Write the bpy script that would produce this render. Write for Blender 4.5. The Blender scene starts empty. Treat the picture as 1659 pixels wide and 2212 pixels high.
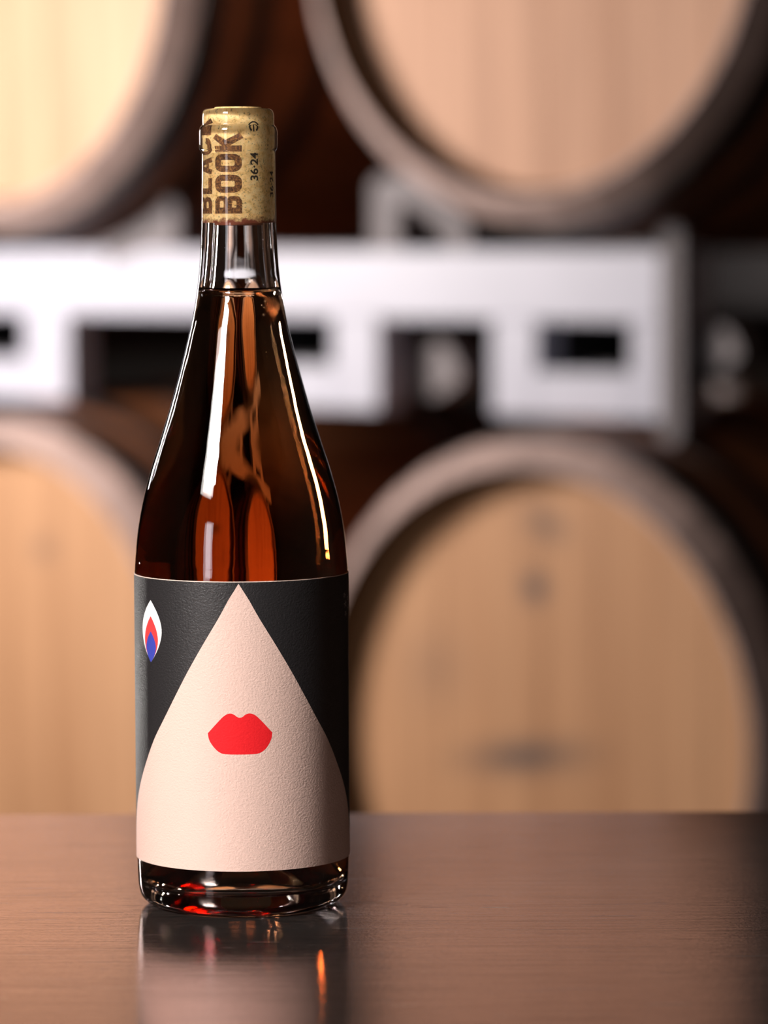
import bpy, bmesh, math, random
from math import sin, cos, pi, radians, degrees, atan, atan2, sqrt, exp
from mathutils import Vector, Matrix

random.seed(7)
S = bpy.context.scene
C = S.collection
T = 0.865                                   # height of the table top

# ------------------------------------------------------------------ camera
F_PX, W_PX, H_PX, HORIZON = 8000.0, 1659, 2212, 500.0
pitch = atan((H_PX/2-HORIZON)/F_PX)
cd = bpy.data.cameras.new('camera')
cam = bpy.data.objects.new('camera', cd); C.objects.link(cam)
cam.location = (0.0551, -1.422, T+0.259)
cam.rotation_euler = (Matrix.Rotation(pi/2-pitch, 4, 'X') @ Matrix.Rotation(-radians(0.25), 4, 'Z')).to_euler()
cd.sensor_fit = 'HORIZONTAL'; cd.sensor_width = 24.0
cd.lens = 24.0*F_PX/W_PX
cd.clip_start = 0.05; cd.clip_end = 50
cd.dof.use_dof = True
cd.dof.focus_distance = 1.392
cd.dof.aperture_fstop = 5.9
S.camera = cam

# ------------------------------------------------------------------ world, view
wd = bpy.data.worlds.new('world'); S.world = wd; wd.use_nodes = True
wd.node_tree.nodes['Background'].inputs[0].default_value = (0.9, 0.8, 0.75, 1)
wd.node_tree.nodes['Background'].inputs[1].default_value = 0.009
S.view_settings.view_transform = 'Standard'
S.view_settings.look = 'None'
S.view_settings.exposure = 0.0
S.view_settings.gamma = 1.0
S.view_settings.use_curve_mapping = False
S.cycles.max_bounces = 24
S.cycles.transmission_bounces = 20
S.cycles.glossy_bounces = 8
S.cycles.diffuse_bounces = 4
S.cycles.volume_bounces = 0
S.cycles.caustics_reflective = True
S.cycles.caustics_refractive = True
S.cycles.blur_glossy = 0.3
S.cycles.sample_clamp_indirect = 0
S.cycles.use_denoising = True

# ------------------------------------------------------------------ lamps
def area(name, loc, target, sx, sy, power, col, shape='RECTANGLE', spread=180):
    l = bpy.data.lights.new(name, 'AREA'); l.shape = shape
    l.size = sx; l.size_y = sy; l.energy = power; l.color = col; l.spread = radians(spread)
    o = bpy.data.objects.new(name, l); C.objects.link(o)
    o.location = loc
    o.rotation_euler = (Vector(target)-Vector(loc)).to_track_quat('-Z', 'Y').to_euler()
    return o
# soft box to the left of the photographer, above the table
softbox = area('softbox_lamp', (-0.92, -1.08, T+1.01), (0, 0, T+0.15), 0.36, 0.30, 2.6, (1.0, 0.95, 0.91), spread=44)
# strip lamp left of the table between bottle and barrels, lighting the barrel wall
area('cellar_lamp', (-1.42, 2.68, 1.34), (-0.05, 3.1, 1.15), 0.35, 0.35, 38, (1.0, 0.90, 0.84))
# small gridded strobe low behind the table on the left, shining up through the wine
area('strobe_lamp', (-0.62, 0.95, T-0.20), (0, 0, T+0.17), 0.06, 0.32, 0.13, (1.0, 0.95, 0.9), spread=35)
# unseen lamp behind the photographer, added as dim fill for the room
area('fill_lamp', (-2.3, -2.5, 2.7), (0, 0, 1.0), 0.9, 0.5, 18, (1.0, 0.93, 0.88))
# pale doorway light across the room, low and dim
area('doorway_lamp', (-1.45, -2.05, T+0.40), (0, 0, T+0.12), 0.34, 0.75, 4, (0.93, 0.93, 1.0))

# ------------------------------------------------------------------ materials
def mat(name):
    m = bpy.data.materials.new(name); m.use_nodes = True
    nt = m.node_tree; b = nt.nodes['Principled BSDF']
    return m, nt, b
def N(nt, t, **k):
    n = nt.nodes.new(t)
    for a, v in k.items(): setattr(n, a, v)
    return n
def L(nt, a, b): nt.links.new(a, b)
def ramp(nt, stops):
    r = N(nt, 'ShaderNodeValToRGB')
    e = r.color_ramp.elements
    while len(e) < len(stops): e.new(0.5)
    for q, (p, c) in zip(e, stops):
        q.position = p; q.color = (c[0], c[1], c[2], 1) if not isinstance(c, (int, float)) else (c, c, c, 1)
    return r
def coords(nt, scale=(1, 1, 1), rot=(0, 0, 0), loc=(0, 0, 0)):
    tc = N(nt, 'ShaderNodeTexCoord'); mp = N(nt, 'ShaderNodeMapping')
    mp.inputs['Scale'].default_value = scale; mp.inputs['Rotation'].default_value = rot
    mp.inputs['Location'].default_value = loc
    L(nt, tc.outputs['Object'], mp.inputs['Vector']); return mp.outputs[0]
def noise(nt, vec, scale, detail=4, rough=0.55):
    n = N(nt, 'ShaderNodeTexNoise'); n.inputs['Scale'].default_value = scale
    n.inputs['Detail'].default_value = detail; n.inputs['Roughness'].default_value = rough
    L(nt, vec, n.inputs['Vector']); return n.outputs['Fac']
def bump(nt, h, b, strength, dist):
    n = N(nt, 'ShaderNodeBump'); n.inputs['Strength'].default_value = strength
    n.inputs['Distance'].default_value = dist
    L(nt, h, n.inputs['Height']); L(nt, n.outputs[0], b.inputs['Normal']); return n
def simple(name, col, rough=0.5, metal=0.0, nscale=0, var=0.15, bstr=0, bdist=0.001, stretch=(1, 1, 1)):
    m, nt, b = mat(name)
    b.inputs['Roughness'].default_value = rough; b.inputs['Metallic'].default_value = metal
    if nscale:
        v = coords(nt, stretch); f = noise(nt, v, nscale)
        r = ramp(nt, [(0.3, tuple(x*(1-var) for x in col)), (0.7, tuple(min(1, x*(1+var)) for x in col))])
        L(nt, f, r.inputs[0]); L(nt, r.outputs[0], b.inputs['Base Color'])
        if bstr: bump(nt, f, b, bstr, bdist)
    else:
        b.inputs['Base Color'].default_value = (*col, 1)
    return m

# glass, wine
mg, nt, b = mat('clear_glass')
b.inputs['Base Color'].default_value = (0.985, 0.99, 0.985, 1)
b.inputs['Roughness'].default_value = 0.0; b.inputs['IOR'].default_value = 1.5
b.inputs['Transmission Weight'].default_value = 1.0
v = coords(nt, (1, 1, 0.35)); bump(nt, noise(nt, v, 90, 2), b, 0.10, 0.0006)
mw, nt, b = mat('rose_wine')
b.inputs['Base Color'].default_value = (1, 1, 1, 1)
b.inputs['Roughness'].default_value = 0.0; b.inputs['IOR'].default_value = 1.34
b.inputs['Transmission Weight'].default_value = 1.0
va = N(nt, 'ShaderNodeVolumeAbsorption')
va.inputs['Density'].default_value = 68
va.inputs['Color'].default_value = (0.90, 0.53, 0.12, 1)
L(nt, va.outputs[0], nt.nodes['Material Output'].inputs['Volume'])

# label paper and inks: fine pressed grain
def paper(name, col, rough=0.55, bs=0.35, spec=0.5):
    m, nt, b = mat(name)
    b.inputs['Base Color'].default_value = (*col, 1); b.inputs['Roughness'].default_value = rough
    b.inputs['Specular IOR Level'].default_value = spec
    v = coords(nt, (1, 1, 1.25)); bump(nt, noise(nt, v, 1150, 3, 0.6), b, bs*2.0, 0.00035)
    return m
m_paper = paper('label_paper', (0.86, 0.66, 0.56))
m_black = paper('black_print', (0.022, 0.020, 0.021), 0.42, 0.35)
m_peach = paper('peach_print', (0.79, 0.555, 0.475))
m_red = paper('red_print', (0.80, 0.012, 0.018), 0.65, 0.2, 0.25)
m_white = paper('white_print', (0.92, 0.90, 0.89), 0.5, 0.15)
m_coral = paper('coral_print', (0.75, 0.05, 0.05), 0.5, 0.15)
m_blue = paper('blue_print', (0.045, 0.06, 0.40), 0.5, 0.15)
m_grey = paper('grey_print', (0.62, 0.58, 0.58), 0.5, 0.15)

# cork: granulated with dark specks, wine stained at the lower end
mc, nt, b = mat('cork')
v = coords(nt)
f1 = noise(nt, v, 520, 4, 0.6); f2 = noise(nt, v, 1500, 3, 0.6)
vo = N(nt, 'ShaderNodeTexVoronoi'); vo.inputs['Scale'].default_value = 900; L(nt, v, vo.inputs['Vector'])
r1 = ramp(nt, [(0.30, (0.62, 0.34, 0.10)), (0.45, (0.93, 0.62, 0.25)), (0.72, (0.98, 0.76, 0.38))]); L(nt, f1, r1.inputs[0])
r2 = ramp(nt, [(0.32, 0.28), (0.42, 1.0)]); L(nt, f2, r2.inputs[0])
r4 = ramp(nt, [(0.0, 0.85), (0.35, 1.0)]); L(nt, vo.outputs['Distance'], r4.inputs[0])
mx = N(nt, 'ShaderNodeMix', data_type='RGBA', blend_type='MULTIPLY'); mx.inputs[0].default_value = 1
L(nt, r1.outputs[0], mx.inputs[6]); L(nt, r2.outputs[0], mx.inputs[7])
mx3 = N(nt, 'ShaderNodeMix', data_type='RGBA', blend_type='MULTIPLY'); mx3.inputs[0].default_value = 1
L(nt, mx.outputs[2], mx3.inputs[6]); L(nt, r4.outputs[0], mx3.inputs[7])
sp = N(nt, 'ShaderNodeSeparateXYZ'); L(nt, v, sp.inputs[0])
ad = N(nt, 'ShaderNodeMath', operation='MULTIPLY_ADD'); L(nt, f1, ad.inputs[0]); ad.inputs[1].default_value = 0.0060
L(nt, sp.outputs[2], ad.inputs[2])
mr = N(nt, 'ShaderNodeMapRange'); mr.inputs[1].default_value = 0.0044; mr.inputs[2].default_value = 0.0062
mr.inputs[3].default_value = 1; mr.inputs[4].default_value = 0; L(nt, ad.outputs[0], mr.inputs[0])
mx2 = N(nt, 'ShaderNodeMix', data_type='RGBA'); L(nt, mr.outputs[0], mx2.inputs[0])
L(nt, mx3.outputs[2], mx2.inputs[6]); mx2.inputs[7].default_value = (0.22, 0.05, 0.02, 1)
L(nt, mx2.outputs[2], b.inputs['Base Color']); b.inputs['Roughness'].default_value = 0.8
# burnt ink on cork
mi, nt, b = mat('burnt_ink')
v = coords(nt); f = noise(nt, v, 1300, 4, 0.65)
r = ramp(nt, [(0.36, (0.045, 0.015, 0.006)), (0.50, (0.17, 0.06, 0.016)), (0.66, (0.45, 0.20, 0.05))])
L(nt, f, r.inputs[0]); L(nt, r.outputs[0], b.inputs['Base Color']); b.inputs['Roughness'].default_value = 0.8
m_ink = simple('dark_ink', (0.035, 0.02, 0.012), 0.8)

# barrel woods
def oak(name, stains=(), tint=(1, 1, 1)):
    m, nt, b = mat(name)
    v = coords(nt, (9, 9, 0.8)); f = noise(nt, v, 1.6, 4, 0.5)
    c0 = tuple(a*t for a, t in zip((0.50, 0.285, 0.165), tint)); c1 = tuple(a*t for a, t in zip((0.66, 0.41, 0.26), tint))
    r = ramp(nt, [(0.32, c0), (0.7, c1)]); L(nt, f, r.inputs[0])
    v2 = coords(nt, (60, 60, 2)); f2 = noise(nt, v2, 2.0, 3)
    r2 = ramp(nt, [(0.3, 0.86), (0.7, 1.06)]); L(nt, f2, r2.inputs[0])
    mx = N(nt, 'ShaderNodeMix', data_type='RGBA', blend_type='MULTIPLY'); mx.inputs[0].default_value = 1
    L(nt, r.outputs[0], mx.inputs[6]); L(nt, r2.outputs[0], mx.inputs[7]); out = mx.outputs[2]
    for (sx, sz, rx, rz, k, rot) in stains:      # old stamps and bung stains on the head
        tc = N(nt, 'ShaderNodeTexCoord'); mp = N(nt, 'ShaderNodeMapping'); mp.vector_type = 'TEXTURE'
        mp.inputs['Location'].default_value = (sx, 0, sz); mp.inputs['Scale'].default_value = (rx, 9, rz)
        mp.inputs['Rotation'].default_value = (0, rot, 0)
        L(nt, tc.outputs['Object'], mp.inputs[0])
        g = N(nt, 'ShaderNodeTexGradient', gradient_type='QUADRATIC_SPHERE'); L(nt, mp.outputs[0], g.inputs[0])
        mu = N(nt, 'ShaderNodeMath', operation='MULTIPLY'); mu.use_clamp = True
        L(nt, g.outputs[1], mu.inputs[0]); mu.inputs[1].default_value = k
        m2 = N(nt, 'ShaderNodeMix', data_type='RGBA'); L(nt, mu.outputs[0], m2.inputs[0])
        L(nt, out, m2.inputs[6]); m2.inputs[7].default_value = (0.13, 0.09, 0.075, 1); out = m2.outputs[2]
    L(nt, out, b.inputs['Base Color']); b.inputs['Roughness'].default_value = 0.62
    bump(nt, f2, b, 0.2, 0.001)
    return m
BC = 0.37                                     # head centre above the barrel's lowest point
m_head = [oak('oak_head', (), (1.06, 1.04, 1.02)),
          oak('oak_head_b', ((-0.16, BC+0.05, 0.10, 0.05, 0.35, 0.4),), (1.07, 0.98, 0.98)),
          oak('oak_head_c', ((0.055, BC+0.17, 0.04, 0.03, 0.7, 0),), (0.92, 0.82, 0.68)),
          oak('oak_head_d', ((-0.015, BC+0.162, 0.034, 0.034, 1.6, 0), (0.0, BC+0.235, 0.06, 0.035, 0.9, 0.3),
                             (-0.03, BC-0.035, 0.17, 0.038, 1.3, -0.12), (-0.16, BC+0.06, 0.10, 0.10, 0.35, 0)), (0.98, 0.85, 0.68))]
m_stave = simple('stained_oak_staves', (0.34, 0.125, 0.05), 0.5, 0, 6, 0.35, 0.2, 0.001, (3, 0.5, 3))
m_chime = simple('weathered_chime', (0.50, 0.36, 0.32), 0.65, 0, 25, 0.25)
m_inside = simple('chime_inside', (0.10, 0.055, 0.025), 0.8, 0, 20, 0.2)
m_hoop = simple('dark_steel_hoop', (0.055, 0.05, 0.05), 0.5, 0.6, 15, 0.2)
m_bung = simple('white_silicone', (0.62, 0.58, 0.58), 0.5, 0, 30, 0.05)
m_rack = simple('white_rack_paint', (0.56, 0.57, 0.67), 0.45, 0, 12, 0.04)
m_rackd = simple('grey_rack_steel', (0.17, 0.15, 0.16), 0.6, 0.0, 12, 0.15)  # darker grey than the rails, for flange, saddles and posts
m_chock = simple('grey_chock_plastic', (0.24, 0.215, 0.225), 0.6, 0.0, 12, 0.1)
m_rackb = simple('shaded_rack_steel', (0.025, 0.022, 0.024), 0.7, 0.2, 12, 0.15)  # shadow behind the front rail put into the colour of the rear parts

# brushed, scratched table metal
mt, nt, b = mat('scratched_steel')
v = coords(nt, (1.2, 14, 1), (0, 0, radians(4))); fb = noise(nt, v, 22, 5, 0.65)
vc = coords(nt, (1, 1, 1)); fc = noise(nt, vc, 9, 4, 0.55)
fg = noise(nt, vc, 900, 3, 0.6)
rr = ramp(nt, [(0.3, 0.085), (0.75, 0.13)]); L(nt, fc, rr.inputs[0])
L(nt, rr.outputs[0], b.inputs['Roughness'])
rc = ramp(nt, [(0.25, (0.37, 0.295, 0.265)), (0.75, (0.48, 0.395, 0.36))]); L(nt, fb, rc.inputs[0])
L(nt, rc.outputs[0], b.inputs['Base Color']); b.inputs['Metallic'].default_value = 0.92; b.inputs['Specular Tint'].default_value = (0.72, 0.66, 0.66, 1)
hsum = N(nt, 'ShaderNodeMath', operation='ADD')
m5 = N(nt, 'ShaderNodeMath', operation='MULTIPLY'); m5.inputs[1].default_value = 0.3; L(nt, fg, m5.inputs[0])
L(nt, fb, hsum.inputs[0]); L(nt, m5.outputs[0], hsum.inputs[1])
h = hsum.outputs[0]
for rot, sc, th in ((0.06, (3, 150, 1), 0.74), (-0.35, (6, 170, 1), 0.76), (1.25, (8, 200, 1), 0.76)):
    vs = coords(nt, sc, (0, 0, rot)); fs = noise(nt, vs, 3.0, 2)
    rs = ramp(nt, [(th, 0.0), (th+0.03, 1.0)]); L(nt, fs, rs.inputs[0])
    m6 = N(nt, 'ShaderNodeMath', operation='MULTIPLY_ADD'); L(nt, rs.outputs[0], m6.inputs[0]); m6.inputs[1].default_value = 0.8
    L(nt, h, m6.inputs[2]); h = m6.outputs[0]
bump(nt, h, b, 0.12, 0.0008)
sm = None
for rot, sc, loc, th in ((0.05, (2.2, 260, 1), (0, 0, 0), 0.775), (-0.25, (9, 330, 1), (3, 1, 0), 0.79), (1.35, (7, 300, 1), (5, 2, 0), 0.785), (0.7, (12, 380, 1), (1, 7, 0), 0.80)):
    vs = coords(nt, sc, (0, 0, rot), loc); fs = noise(nt, vs, 2.4, 1)
    rs = ramp(nt, [(th, 0.0), (th+0.012, 1.0)]); L(nt, fs, rs.inputs[0])
    if sm is None: sm = rs.outputs[0]
    else:
        mm = N(nt, 'ShaderNodeMath', operation='MAXIMUM'); L(nt, sm, mm.inputs[0]); L(nt, rs.outputs[0], mm.inputs[1]); sm = mm.outputs[0]
mxs = N(nt, 'ShaderNodeMix', data_type='FLOAT'); mxs.inputs[0].default_value = 0
L(nt, sm, mxs.inputs[0]); L(nt, rr.outputs[0], mxs.inputs[2]); mxs.inputs[3].default_value = 0.55
L(nt, mxs.outputs[0], b.inputs['Roughness'])
mxc = N(nt, 'ShaderNodeMix', data_type='RGBA'); L(nt, sm, mxc.inputs[0]); L(nt, rc.outputs[0], mxc.inputs[6])
mxc.inputs[7].default_value = (0.75, 0.68, 0.64, 1); vg = coords(nt, (2.5, 55, 1), (0, 0, 0.07)); gs = noise(nt, vg, 6, 6, 0.7)
rg = ramp(nt, [(0.36, 0.70), (0.52, 1.0), (0.70, 1.12)]); L(nt, gs, rg.inputs[0])
rg2 = ramp(nt, [(0.30, 0.80), (0.70, 1.12)]); L(nt, fg, rg2.inputs[0])
mg1 = N(nt, 'ShaderNodeMix', data_type='RGBA', blend_type='MULTIPLY'); mg1.inputs[0].default_value = 1
L(nt, mxc.outputs[2], mg1.inputs[6]); L(nt, rg.outputs[0], mg1.inputs[7])
mg2 = N(nt, 'ShaderNodeMix', data_type='RGBA', blend_type='MULTIPLY'); mg2.inputs[0].default_value = 1
L(nt, mg1.outputs[2], mg2.inputs[6]); L(nt, rg2.outputs[0], mg2.inputs[7])
L(nt, mg2.outputs[2], b.inputs['Base Color'])
m_leg = simple('dark_leg_steel', (0.05, 0.048, 0.046), 0.5, 0.7, 20, 0.1)

m_floor = simple('cellar_floor_concrete', (0.10, 0.085, 0.075), 0.6, 0, 2, 0.3)
m_wall = simple('cellar_wall_paint', (0.045, 0.036, 0.032), 0.8, 0, 3, 0.2)
m_brick = simple('warm_cellar_plaster', (0.42, 0.22, 0.13), 0.85, 0, 3, 0.2)
m_ceil = simple('cellar_ceiling_paint', (0.05, 0.043, 0.04), 0.9, 0, 3, 0.2)

# ------------------------------------------------------------------ helpers
def tag(o, label=None, cat=None, group=None, kind=None):
    if label: o['label'] = label
    if cat: o['category'] = cat
    if group: o['group'] = group
    if kind: o['kind'] = kind
    return o
def empty(name, loc=(0, 0, 0), rz=0):
    o = bpy.data.objects.new(name, None); C.objects.link(o)
    o.location = loc; o.rotation_euler = (0, 0, rz); o.empty_display_size = 0.05
    return o
def obj(name, bm, m, parent=None, smooth=False, loc=None):
    me = bpy.data.meshes.new(name)
    bmesh.ops.recalc_face_normals(bm, faces=bm.faces)
    bm.to_mesh(me); bm.free()
    for mm in (m if isinstance(m, (list, tuple)) else [m]): me.materials.append(mm)
    if smooth:
        for p in me.polygons: p.use_smooth = True
    o = bpy.data.objects.new(name, me); C.objects.link(o)
    if parent: o.parent = parent
    if loc: o.location = loc
    return o
def box(bm, x0, x1, y0, y1, z0, z1, bev=0.0, mi=0):
    vs = [bm.verts.new((x, y, z)) for x in (x0, x1) for y in (y0, y1) for z in (z0, z1)]
    fs = [bm.faces.new([vs[i] for i in q]) for q in
          ((0, 1, 3, 2), (4, 6, 7, 5), (0, 4, 5, 1), (2, 3, 7, 6), (0, 2, 6, 4), (1, 5, 7, 3))]
    for f in fs: f.material_index = mi
    if bev:
        es = list({e for f in fs for e in f.edges})
        bmesh.ops.bevel(bm, geom=es, offset=bev, segments=2, affect='EDGES', profile=0.7)
    return bm
def prism(bm, pts, y0, y1):                   # pts in (x, z), extruded along y
    a = [bm.verts.new((x, y0, z)) for x, z in pts]; c = [bm.verts.new((x, y1, z)) for x, z in pts]
    n = len(pts)
    bm.faces.new(a); bm.faces.new(c[::-1])
    for i in range(n): bm.faces.new((a[i], c[i], c[(i+1) % n], a[(i+1) % n]))
    return bm
def lathe(bm, prof, seg=96, axis='Z', rmod=None, closed=False):
    rings = []
    for (r, z) in prof:
        if r < 1e-7:
            rings.append([bm.verts.new((0, 0, z) if axis == 'Z' else (0, z, 0))]); continue
        ring = []
        for i in range(seg):
            a = 2*pi*i/seg; q = r+(rmod(i, r, z) if rmod else 0)
            ring.append(bm.verts.new((q*cos(a), q*sin(a), z) if axis == 'Z' else (q*cos(a), z, q*sin(a))))
        rings.append(ring)
    pairs = list(zip(rings, rings[1:]))
    if closed: pairs.append((rings[-1], rings[0]))
    for A, B in pairs:
        for i in range(seg):
            j = (i+1) % seg
            if len(A) == 1 and len(B) == 1: continue
            if len(A) == 1: bm.faces.new((A[0], B[i], B[j]))
            elif len(B) == 1: bm.faces.new((A[i], A[j], B[0]))
            else: bm.faces.new((A[i], A[j], B[j], B[i]))
    return bm
def smooth_prof(pts, n=6):                    # Catmull-Rom through (r, z) points
    out = []
    for i in range(len(pts)-1):
        p0 = pts[max(0, i-1)]; p1 = pts[i]; p2 = pts[i+1]; p3 = pts[min(len(pts)-1, i+2)]
        for k in range(n):
            t = k/n
            out.append(tuple(0.5*(2*p1[c]+(p2[c]-p0[c])*t+(2*p0[c]-5*p1[c]+4*p2[c]-p3[c])*t*t
                       + (3*p1[c]-p0[c]-3*p2[c]+p3[c])*t**3) for c in (0, 1)))
    out.append(pts[-1]); return out
def copy_tree(o, parent=None, depth=0):
    c = o.copy(); C.objects.link(c); c.parent = parent
    for ch in [q for q in bpy.data.objects if q.parent == o]: copy_tree(ch, c, depth+1)
    return c

# ------------------------------------------------------------------ room
def room_box(name, a, m):
    o = obj(name, box(bmesh.new(), *a), m); o['kind'] = 'structure'; return o
room_box('floor', (-3.5, 4.0, -4.0, 7.0, -0.1, 0.0), m_floor)
room_box('ceiling', (-3.5, 4.0, -4.0, 7.0, 3.2, 3.3), m_ceil)
room_box('wall_back', (-3.5, 4.0, 7.0, 7.1, 0, 3.2), m_wall)
room_box('wall_front', (-3.5, 4.0, -4.1, -4.0, 0, 3.2), m_wall)
room_box('wall_left', (-3.6, -3.5, -4.0, 7.0, 0, 3.2), m_brick)
room_box('wall_right', (4.0, 4.1, -4.0, 7.0, 0, 3.2), m_brick)

# ------------------------------------------------------------------ table
tb = empty('bar_table', (0.10, -0.12, 0), radians(-0.05))
tag(tb, 'brown-grey scratched metal table under the wine bottle', 'table')
obj('tabletop', box(bmesh.new(), -0.95, 0.95, -0.40, 0.3395, T-0.035, T, 0.002), mt, tb)
ap = bmesh.new()
for a in ((-0.88, 0.88, -0.34, -0.32, T-0.11, T-0.0355), (-0.88, 0.88, 0.27, 0.29, T-0.11, T-0.0355),
          (-0.88, -0.86, -0.319, 0.269, T-0.11, T-0.0355), (0.86, 0.88, -0.319, 0.269, T-0.11, T-0.0355)):
    box(ap, *a)
obj('apron', ap, m_leg, tb)
for sx in (-1, 1):
    for y in (-0.29, 0.22):
        obj('leg', box(bmesh.new(), sx*0.83-0.025, sx*0.83+0.025, y-0.025, y+0.025, 0, T-0.0355, 0.003), m_leg, tb)

# ------------------------------------------------------------------ wine bottle
wb = empty('wine_bottle', (0, 0, T+0.0003))
tag(wb, 'clear glass bottle of rose wine with black and peach label on metal table', 'bottle')
outer = [(0.0001, 0.024), (0.008, 0.0232), (0.018, 0.018), (0.026, 0.0085), (0.0305, 0.0020), (0.0335, 0.0), (0.0365, 0.0006),
         (0.0393, 0.0030), (0.0405, 0.0070), (0.0409, 0.0125), (0.0411, 0.025), (0.0411, 0.060), (0.0411, 0.100), (0.0411, 0.118), (0.0411, 0.1254),
         (0.0407, 0.1320), (0.0397, 0.1423), (0.0376, 0.1539), (0.0345, 0.1655), (0.0307, 0.1773), (0.0271, 0.1888),
         (0.0238, 0.2004), (0.0208, 0.2120), (0.0181, 0.2235), (0.0161, 0.2350), (0.0150, 0.2456), (0.01445, 0.2578),
         (0.0142, 0.2720), (0.01405, 0.2840), (0.0141, 0.2872), (0.01475, 0.2884), (0.0150, 0.2900), (0.0150, 0.2925), (0.01495, 0.2950),
         (0.0145, 0.2966), (0.0138, 0.2974), (0.0137, 0.2990), (0.0137, 0.3008), (0.0133, 0.3026), (0.0123, 0.3035), (0.0108, 0.3036), (0.0097, 0.3031)]
inner = [(0.0092, 0.3020), (0.0092, 0.2980), (0.0092, 0.2900), (0.0092, 0.2780), (0.0092, 0.2660), (0.0093, 0.2600), (0.00965, 0.2520), (0.01030, 0.2430), (0.01135, 0.2350),
         (0.0144, 0.2235), (0.0172, 0.2120), (0.0203, 0.2004), (0.0237, 0.1888), (0.0274, 0.1773), (0.0312, 0.1655),
         (0.0343, 0.1539), (0.0364, 0.1423), (0.0374, 0.1320), (0.0379, 0.1254), (0.0380, 0.1000), (0.0380, 0.0600), (0.0380, 0.0250),
         (0.0377, 0.0130), (0.0364, 0.0078), (0.0335, 0.0058), (0.0290, 0.0085), (0.0230, 0.0160), (0.0160, 0.0238), (0.0080, 0.0280), (0.0001, 0.0290)]
outer = [(r, z+0.002 if z > 0.012 and r > 0.03 or z > 0.1 else z) for r, z in outer]
inner = [(r, z+0.002) for r, z in inner]
po = smooth_prof(outer, 6); pin = smooth_prof(inner, 6)
po[0] = (0, po[0][1]); pin[-1] = (0, pin[-1][1])
glass = obj('glass', lathe(bmesh.new(), po+pin, 160), mg, wb, True)
# wine body: fills the inside up to the neck, wetting the wall
LEVEL = 0.2365
pw = [(r+0.00010 if r > 0 else 0, z) for r, z in pin if z <= LEVEL]
rt_ = pw[0][0]
top = [(0, LEVEL-0.0010), (rt_*0.55, LEVEL-0.0010), (rt_*0.82, LEVEL-0.0008), (rt_*0.93, LEVEL-0.0003), (rt_*0.985, LEVEL+0.0004)]
pw = top+[(rt_+0.0001, LEVEL+0.0008)]+[(r, z) for r, z in pw]
pw = [(r, z-0.00008 if i > len(pw)-30 else z) for i, (r, z) in enumerate(pw)]
obj('wine', lathe(bmesh.new(), pw, 160), mw, wb, True)
# cork
CZ = 0.2592
ck = smooth_prof([(0.0001, 0), (0.006, 0.0), (0.0088, 0.0001), (0.00926, 0.0006), (0.00928, 0.004), (0.00928, 0.02), (0.00928, 0.040),
                  (0.0092, 0.0440), (0.0089, 0.0449), (0.0080, 0.0451), (0.0001, 0.0452)], 4)
ck[0] = (0, ck[0][1]); ck[-1] = (0, ck[-1][1])
cork = obj('cork', lathe(bmesh.new(), ck, 96), mc, wb, True, (0, 0, CZ))

def wrap(bm, r, step=0.6e-3):
    """flat (u, v) mesh in metres of arc -> cylinder of radius r, u measured from the front (-Y) to +X"""
    us = [w.co.x for w in bm.verts]; u = min(us)+step
    while u < max(us):
        bmesh.ops.bisect_plane(bm, geom=bm.verts[:]+bm.edges[:]+bm.faces[:], plane_co=(u, 0, 0), plane_no=(1, 0, 0)); u += step
    for w in bm.verts:
        a = w.co.x/r; w.co = Vector((r*sin(a), -r*cos(a), w.co.y))
    return bm
def cyl_poly(pts, r):                          # pts: (deg, z)
    bm = bmesh.new()
    f = bm.faces.new([bm.verts.new((radians(a)*r, z, 0)) for a, z in pts])
    return wrap(bm, r, 0.8e-3)
def text_mesh(s, length, height, offset=0.0, space=1.0):
    cu = bpy.data.curves.new('lettering', 'FONT'); cu.body = s; cu.size = 1.0
    cu.offset = offset; cu.resolution_u = 6; cu.space_character = space
    o = bpy.data.objects.new('lettering', cu); C.objects.link(o)
    dg = bpy.context.evaluated_depsgraph_get()
    me = o.evaluated_get(dg).to_mesh()
    bm = bmesh.new(); bm.from_mesh(me)
    o.evaluated_get(dg).to_mesh_clear()
    bpy.data.objects.remove(o); bpy.data.curves.remove(cu)
    xs = [w.co.x for w in bm.verts]; ys = [w.co.y for w in bm.verts]
    for w in bm.verts:
        w.co = Vector(((w.co.x-min(xs))/(max(xs)-min(xs))*length, (w.co.y-min(ys))/(max(ys)-min(ys))*height, 0))
    bmesh.ops.triangulate(bm, faces=bm.faces)
    return bm
def cork_text(name, s, z0, z1, a0, a1, m, offset=0.0, space=1.0, r=0.00933):
    """reads upwards; letter tops at angle a0 (left), baseline at a1"""
    h = radians(a1-a0)*r
    bm = text_mesh(s, z1-z0, h, offset, space)
    for w in bm.verts:
        w.co = Vector((radians(a1)*r-w.co.y, z0-CZ+w.co.x, 0))
    return obj(name, wrap(bm, r, 0.5e-3), m, cork)
def strip(bm, pts, w, closed=False):
    """flat band of width w along pts, mitred"""
    n = len(pts); rows = []
    for i, p in enumerate(pts):
        a = pts[(i-1) % n] if closed or i else p; c = pts[(i+1) % n] if closed or i < n-1 else p
        d1 = Vector((p[0]-a[0], p[1]-a[1])); d2 = Vector((c[0]-p[0], c[1]-p[1]))
        d1 = d1.normalized() if d1.length > 0 else d2.normalized(); d2 = d2.normalized() if d2.length > 0 else d1
        q = (d1+d2).normalized(); k = 1/max(0.5, q.dot(d1)); nn = Vector((-q.y, q.x))*w/2*k
        rows.append((bm.verts.new((p[0]+nn.x, p[1]+nn.y, 0)), bm.verts.new((p[0]-nn.x, p[1]-nn.y, 0))))
    for i in range(n if closed else n-1):
        A, B = rows[i], rows[(i+1) % n]; bm.faces.new((A[0], B[0], B[1], A[1]))
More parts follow.
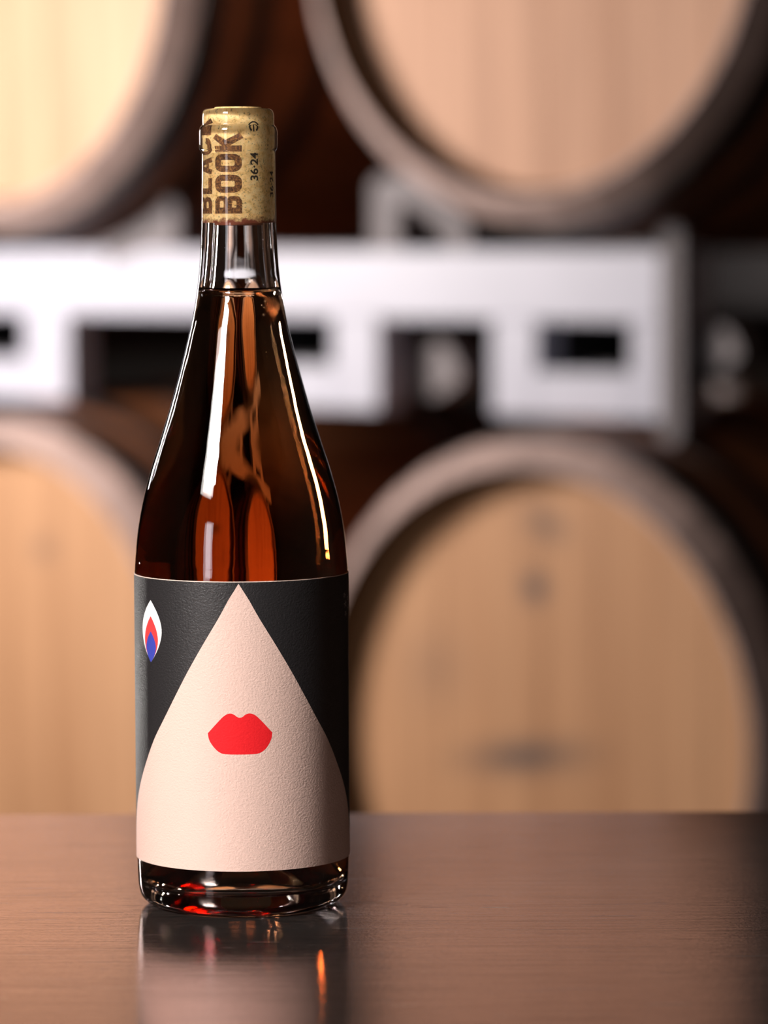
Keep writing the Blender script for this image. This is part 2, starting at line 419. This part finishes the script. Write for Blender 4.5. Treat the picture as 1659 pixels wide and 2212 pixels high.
def rrect(x0, x1, y0, y1, r, k=4):
    out = []
    for cx, cy, a0 in ((x1-r, y1-r, 0), (x0+r, y1-r, 90), (x0+r, y0+r, 180), (x1-r, y0+r, 270)):
        for i in range(k+1):
            a = radians(a0+90*i/k); out.append((cx+r*cos(a), cy+r*sin(a)))
    return out
SW = 0.25; HW = SW/2
def glyph(bm, ch):                             # heavy block letters in a cell 0.74 wide, 1 tall
    W_ = 0.74
    if ch == 'O': strip(bm, rrect(HW, W_-HW, HW, 1-HW, 0.17), SW, True)
    elif ch == 'C':
        o = rrect(HW, W_-HW, HW, 1-HW, 0.17)
        strip(bm, [(W_-HW, 0.66)]+[p for p in o[0:15]]+[(0.3, HW)]+o[15:20]+[(W_-HW, 0.34)], SW)
    elif ch == 'B':
        strip(bm, [(HW, 0), (HW, 1)], SW)
        for y0, y1 in ((0.0, 0.55), (0.45, 1.0)):
            strip(bm, [(HW, y1-0.10), (W_-0.24, y1-0.10), (W_-0.13, y1-0.16), (W_-0.11, y1-0.27), (W_-0.13, y0+0.16), (W_-0.24, y0+0.10), (HW, y0+0.10)], 0.20)
    elif ch == 'L':
        strip(bm, [(HW, 0), (HW, 1)], SW); strip(bm, [(0, 0.11), (W_-0.04, 0.11)], 0.22)
    elif ch == 'K':
        strip(bm, [(HW, 0), (HW, 1)], SW); strip(bm, [(0.20, 0.42), (W_-0.12, 1.0)], 0.24); strip(bm, [(0.28, 0.60), (W_-0.10, 0.0)], 0.26)
    elif ch == 'A':
        strip(bm, [(0.10, 0), (0.34, 1.0)], 0.22); strip(bm, [(W_-0.10, 0), (W_-0.34, 1.0)], 0.22); strip(bm, [(0.15, 0.27), (W_-0.15, 0.27)], 0.17)
def cork_block(s, z0, z1, a0, a1, m, r=0.00933):
    adv = (z1-z0)/(len(s)-1+0.74/0.86); k = adv/0.86
    h = radians(a1-a0)*r
    for i, ch in enumerate(s):
        bm = bmesh.new(); glyph(bm, ch)
        bmesh.ops.subdivide_edges(bm, edges=bm.edges[:], cuts=1)
        for w in bm.verts: w.co = Vector((radians(a1)*r-w.co.y*h, z0-CZ+adv*i+w.co.x*k, 0))
        obj('cork_lettering', wrap(bm, r, 0.5e-3), m, cork)
cork_block('BLACK', 0.2637, 0.3000, -122, -61, mi)
cork_block('BOOK', 0.2637, 0.2942, -51, 9.5, mi)
cork_text('cork_number', '36\u00b724', 0.2762, 0.2869, 27, 46, m_ink, 0.028)
cork_text('cork_number', '36\u00b724', 0.2700, 0.2800, 84, 104, m_ink, 0.028)
# small round arrow mark above the number
bm = bmesh.new()
r = 0.00933; cx, cz = radians(36)*r, 0.2965-CZ
strip(bm, [(cx+0.0017*cos(radians(a)), cz+0.0019*sin(radians(a))) for a in range(-60, 250, 12)], 0.00055)
strip(bm, [(cx-0.0001, cz-0.0019), (cx-0.0001, cz-0.0002), (cx+0.0009, cz+0.0003)], 0.0005)
obj('cork_symbol', wrap(bm, r, 0.5e-3), m_ink, cork)

cork.location.z = CZ+0.002
# label: paper sleeve with open back, printed areas lie on it
LZ0, LZ1 = 0.0165, 0.1262
RL = 0.04124
bm = bmesh.new(); n = 120; A0, A1 = -158, 158
lay = []
for rr_ in (RL-0.00010, RL+0.00006):
    for zz in (LZ0, LZ1):
        lay.append([bm.verts.new((rr_*sin(radians(A0+(A1-A0)*i/n)), -rr_*cos(radians(A0+(A1-A0)*i/n)), zz)) for i in range(n+1)])
ib, it, ob, ot = lay
for i in range(n):
    for a, c in ((ib, it), (it, ot), (ot, ob), (ob, ib)): bm.faces.new((a[i], a[i+1], c[i+1], c[i]))
for i in (0, n): bm.faces.new((ib[i], it[i], ot[i], ob[i]))
label = obj('label', bm, m_paper, wb, False)
tag(label, 'black paper label with peach teardrop face')
label.location.z = 0.002
def sheet(name, pts, r, m, lab=None, z=0):
    o = obj(name, cyl_poly(pts, r), m, label)
    for p in o.data.polygons: p.use_smooth = False
    if lab: o['label'] = lab
    return o
R1, R2, R3, R4, R5 = RL+0.00009, RL+0.00012, RL+0.00015, RL+0.00018, RL+0.00021
sheet('black_print', [(-157.5, LZ0), (157.5, LZ0), (157.5, LZ1-0.0003), (-157.5, LZ1-0.0003)], R1, m_black, 'matt black printed ground')
def interp(pts, n=5): return smooth_prof(pts, n)
half = [(0.0, 125.4), (5.4, 119.2), (11.0, 111.9), (19.6, 101.8), (28.3, 91.6), (36.0, 82.4), (44.2, 73.2), (52.8, 64.6), (61.5, 55.0), (70.5, 45.6), (77.5, 37.6), (83.5, 28.5), (87.0, 21.0), (88.5, 16.5)]
hp = [half[0]]+interp(half[1:], 4)
off = 0.7
tear = [(off+a, z/1000) for a, z in hp]+[(off-a*1.0, z/1000) for a, z in hp[::-1][:-1]]
sheet('peach_teardrop', tear, R2, m_peach, 'peach teardrop printed as a face')
lipu = interp([(-16.1, 68.9), (-10.6, 73.2), (-7.2, 75.6), (-4.2, 76.5), (-1.8, 75.9), (-0.6, 75.2), (0.9, 74.9), (2.4, 75.2), (3.5, 75.9), (6.0, 76.5), (9.0, 75.7), (12.5, 73.3), (17.9, 69.0)], 4)
lipd = interp([(17.9, 69.0), (17.3, 66.5), (15.2, 63.7), (12.5, 61.9), (9.0, 61.1), (1.0, 60.95), (-7.0, 61.1), (-10.3, 61.9), (-13.4, 64.0), (-15.5, 66.5), (-16.1, 68.9)], 4)
sheet('red_lips', [(a, z/1000) for a, z in lipu[:-1]+lipd[:-1]], R3, m_red, 'bright red printed lips')
def vesica(cx, z0, z1, zw, hw, drift=0.0):
    def f(s, side):                            # s 0..1 top -> bottom
        z = z1+(z0-z1)*s; mid = (z1-zw)/(z1-z0)
        q = s/mid if s < mid else (1-s)/(1-mid)
        return (cx+side*hw*(1-(1-q)**1.9), z/1000)
    a = [f(i/24, 1) for i in range(25)]; c = [f(i/24, -1) for i in range(24, -1, -1)]
    return a+c[1:-1]
sheet('eye_white', vesica(-54.2, 94.0, 117.7, 106.3, 9.4), R3, m_white, 'white almond eye outline')
sheet('eye_red', vesica(-54.2, 94.0, 111.6, 102.6, 6.4), R4, m_coral, 'coral red inner flame of the eye')
sheet('eye_blue', vesica(-54.2, 94.0, 105.8, 99.8, 4.6), R5, m_blue, 'blue centre of the eye')
# faint blossom strokes at the right edge of the label
bm = bmesh.new()
for k, (a0, z0, s) in enumerate(((74.5, 0.1180, 1.0), (76.0, 0.1145, 1.3), (76.5, 0.1108, 1.0), (82.0, 0.1165, 1.0), (84.0, 0.1128, 1.2))):
    for j in range(5):
        q = 2*pi*j/5+k*0.5; u0, v0 = radians(a0)*R2, z0
        strip(bm, [(u0+0.0003*cos(q), v0+0.0003*sin(q)), (u0+0.0014*s*cos(q), v0+0.0012*s*sin(q))], 0.00032)
o = obj('blossom_print', wrap(bm, R2, 0.5e-3), m_grey, label)

# ------------------------------------------------------------------ barrels and racks, standing on a row turned 38 degrees
TH = radians(38)
DX, DY = cos(TH), -sin(TH); NX, NY = sin(TH), cos(TH)
P0 = (0.2134, 2.7731)
def row(t, e): return (P0[0]+DX*t+NX*e, P0[1]+DY*t+NY*e)

HALF = 0.475
def rad(y):                                    # barrel radius; y from the middle
    q = abs(y)/HALF; return 0.37-0.04*q*q
def make_barrel():
    root = empty('wine_barrel')
    # staves: closed shell with chime, joints recessed
    prof = []
    ys = [-HALF+0.032+0.886*i/28 for i in range(29)]
    outer_ = [(rad(y), y) for y in ys]
    prof = [(0.296, -HALF+0.085), (0.296, -HALF+0.058), (0.298, -HALF+0.012), (0.302, -HALF), (0.308, -HALF)]+outer_[:]
    prof[5] = (rad(-HALF+0.032), -HALF+0.032)
    prof[-1] = (rad(HALF-0.032), HALF-0.032)
    prof += [(0.308, HALF), (0.302, HALF), (0.298, HALF-0.012), (0.296, HALF-0.058), (0.296, HALF-0.085)]
    seg = 32*6
    def rm(i, r, y):
        return -0.0018 if (i % 6 == 0 and r > 0.325) else (-0.0004 if (i % 6 in (1, 5) and r > 0.325) else 0)
    bm = lathe(bmesh.new(), prof, seg, 'Y', rm, True)
    for v in bm.verts: v.co.z += BC
    for f in bm.faces:
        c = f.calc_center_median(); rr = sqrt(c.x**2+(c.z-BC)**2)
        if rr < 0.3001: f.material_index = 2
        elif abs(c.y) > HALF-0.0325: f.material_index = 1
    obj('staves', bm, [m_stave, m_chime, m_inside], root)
    # head boards, front and back
    for side in (-1, 1):
        yf = side*(HALF-0.044)
        xs = [-0.294, -0.225, -0.150, -0.078, -0.004, 0.072, 0.148, 0.222, 0.294]
        for a, c in zip(xs, xs[1:]):
            a2, c2 = a+0.0006, c-0.0006
            R = 0.2945; pts = []
            m = 8
            for i in range(m+1):
                x = a2+(c2-a2)*i/m; pts.append((x, BC+sqrt(max(0, R*R-x*x))))
            for i in range(m, -1, -1):
                x = a2+(c2-a2)*i/m; pts.append((x, BC-sqrt(max(0, R*R-x*x))-1e-5))
            d = random.uniform(-0.0006, 0.0006)
            bm = prism(bmesh.new(), pts, yf+d-0.012*(side < 0)*0, yf+d+0.022*(-side))
            obj('head_board', bm, m_head[0], root)
    # hoops
    for side in (-1, 1):
        for (y0, y1) in ((0.392, 0.440), (0.315, 0.352), (0.19, 0.225)):
            p = []
            for y in (y0, (y0+y1)/2, y1): p.append((rad(y)+0.0002, side*y))
            q = [(r+0.0022, y) for r, y in p[::-1]]
            bm = lathe(bmesh.new(), p+q, 96, 'Y', None, True)
            for v in bm.verts: v.co.z += BC
            obj('hoop', bm, m_hoop, root, False)
    # bung on the belly
    bm = lathe(bmesh.new(), smooth_prof([(0.0001, 0.024), (0.014, 0.024), (0.026, 0.022), (0.030, 0.016), (0.029, 0.009), (0.025, 0.004), (0.022, -0.012), (0.0001, -0.012)], 3), 24)
    bmesh.ops.remove_doubles(bm, verts=bm.verts, dist=2e-4)
    obj('bung', bm, m_bung, root, True, (0.0, -0.03, 2*BC-0.0002))
    return root
first = make_barrel()
specs = [(first, -0.843, 1.463, 0, 'brightest oak barrel with pale head, upper row, left of the bottle neck'),
         (None, 0.0, 1.467, 1, 'oak barrel with pinkish head, upper rack at the right, above the white rail'),
         (None, -0.843, 0.552, 2, 'oak barrel with golden head, lower row, behind the left side of the bottle'),
         (None, 0.0, 0.553, 3, 'oak barrel with dark stamps on tan head, lower row, right of the bottle')]
made = []
for (o, t, zc, mi_, lab) in specs:
    if o is None: o = copy_tree(first)
    x, y = row(t, HALF)
    o.location = (x, y, zc-BC); o.rotation_euler = (0, 0, -TH)
    tag(o, lab, 'barrel', 'wine barrels on the steel racks')
    made.append((o, mi_))
shared = {}
for o, mi_ in made[1:]:
    for ch in [q for q in bpy.data.objects if q.parent == o and q.name.startswith('head_board')]:
        ch.material_slots[0].link = 'OBJECT'; ch.material_slots[0].material = m_head[mi_]

def make_rack():
    root = empty('barrel_rack')
    x, y = row(0, 0); root.location = (x, y, 0.905); root.rotation_euler = (0, 0, -TH)
    Z = -0.905
    bm = box(bmesh.new(), -1.26, 0.146, 0.118, 0.168, 1.019+Z, 1.101+Z, 0.004)
    obj('front_rail', bm, m_rack, root)
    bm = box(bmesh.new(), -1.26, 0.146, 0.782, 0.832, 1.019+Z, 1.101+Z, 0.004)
    tag(obj('rear_rail', bm, m_rackb, root), 'rear rail, coloured dark as if in shadow')
    obj('rail_flange', box(bmesh.new(), -1.26, 0.140, 0.155, 0.1645, 1.1012+Z, 1.1022+Z), m_rackd, root)
    for (a, c, oa, oc) in ((-1.081, -0.810, -1.017, -0.887), (-0.572, -0.301, -0.506, -0.372), (-0.131, 0.140, -0.067, 0.067)):
        bm = bmesh.new()
        box(bm, a, oa, 0.118, 0.168, 0.908+Z, 1.0188+Z, 0.003)
        box(bm, oc, c, 0.118, 0.168, 0.908+Z, 1.0188+Z, 0.003)
        box(bm, oa+0.0002, oc-0.0002, 0.118, 0.168, 0.908+Z, 0.960+Z, 0.003)
        fp = obj('fork_pocket', bm, m_rack, root)
        bm = bmesh.new()
        for q in ((oa-0.012, oa, 0.1685, 0.779, 0.960+Z, 1.018+Z), (oc, oc+0.012, 0.1685, 0.779, 0.960+Z, 1.018+Z),
                  (oa+0.0002, oc-0.0002, 0.1685, 0.779, 0.960+Z, 0.964+Z), (oa+0.0002, oc-0.0002, 0.1685, 0.779, 1.014+Z, 1.018+Z)):
            box(bm, *q)
        obj('tube', bm, m_rackb, fp)
        bm = bmesh.new()
        box(bm, a, oa, 0.782, 0.832, 0.908+Z, 1.0188+Z); box(bm, oc, c, 0.782, 0.832, 0.908+Z, 1.0188+Z)
        box(bm, oa+0.0002, oc-0.0002, 0.782, 0.832, 0.908+Z, 0.960+Z)
        obj('rear_plate', bm, m_rackb, fp)
    # saddles that cradle the upper barrels: outer leg, curved seat, inner leg
    def saddle(t_out, t_in, tc, ztop, m):
        s = 1 if t_in > t_out else -1
        zc = 1.462+Z; R = 0.362
        def zs(t): return zc-sqrt(R*R-(t-tc)**2)
        w = 0.040
        for e0, e1 in ((0.118, 0.150),):
            pts_o = [(t_out, 0.0), (t_out, ztop-0.012), (t_out+s*0.006, ztop-0.003), (t_out+s*0.016, ztop)]
            n = 6; t0 = t_out+s*0.03; seat = []
            for i in range(n+1):
                t = t0+(t_in-s*0.012-t0)*i/n; seat.append((t, min(ztop, zs(t)-0.004)))
            up = [(x_, z_) for x_, z_ in pts_o[1:]]+seat+[(t_in, seat[-1][1]-0.012)]
            base = 1.1012+Z
            poly = [(t_out, base)]+up+[(t_in, base), (t_in-s*0.032, base), (t_in-s*0.032, seat[-1][1]-0.030)]
            for i in range(n, -1, -1):
                t = t_out+s*w+(t_in-s*0.034-t_out-s*w)*i/n; poly.append((t, min(ztop, zs(t)-0.004)-0.034))
            poly += [(t_out+s*w, base)]
            obj('saddle', prism(bmesh.new(), poly, e0, e1), m, root)
    saddle(-0.310, -0.165, 0.0, 1.190+Z, m_rackd)
    saddle(-0.622, -0.772, -0.843, 1.166+Z, m_rackd)
    saddle(-1.165, -1.02, -0.843, 1.190+Z, m_rackd)
    # end post beside the last pocket, running above and below the rail
    obj('end_post', prism(bmesh.new(), [(0.118, 0.892+Z), (0.118, 1.120+Z), (0.124, 1.128+Z), (0.139, 1.130+Z), (0.146, 1.124+Z), (0.146, 0.892+Z), (0.139, 0.884+Z), (0.124, 0.884+Z)], 0.100, 0.1175), m_rackd, root)
    for (tc, zc, rr_, e) in ((0.176, 0.990, 0.027, 0.13), (-0.258, 0.957, 0.036, 0.172)):
        pts = [(tc+rr_*(1+0.12*cos(3*a+1))*cos(a), zc+Z+rr_*(0.92+0.10*sin(2*a))*sin(a)) for a in [2*pi*i/20 for i in range(20)]]
        ch = obj('chock', prism(bmesh.new(), pts, e, e+0.035), m_chock, root)
        if e > 0.15: obj('bracket', box(bmesh.new(), -0.3012, -0.26, e+0.006, e+0.026, 0.950+Z, 0.970+Z), m_rackb, ch)
        else: obj('bracket', box(bmesh.new(), 0.1408, 0.18, e+0.006, e+0.026, 0.950+Z, 0.970+Z), m_rackb, ch)
    obj('short_post', prism(bmesh.new(), [(0.060, 1.1012+Z), (0.060, 1.106+Z), (0.092, 1.108+Z), (0.092, 1.1012+Z)], 0.120, 0.150), m_rackd, root)
    return root
rk = make_rack()
tag(rk, 'white steel barrel rack with fork pockets, holding the upper two barrels', 'rack', 'steel barrel racks')
rk2 = copy_tree(rk)
rk2.location.z = -0.0015
for ch in bpy.data.objects:                   # the floor rack's end post stops at the floor
    if ch.parent == rk2 and ch.name.startswith('end_post'): ch.location.z = 0.023; ch.scale.z = 0.89
tag(rk2, 'white steel barrel rack on the floor beneath the lower two barrels', 'rack', 'steel barrel racks')
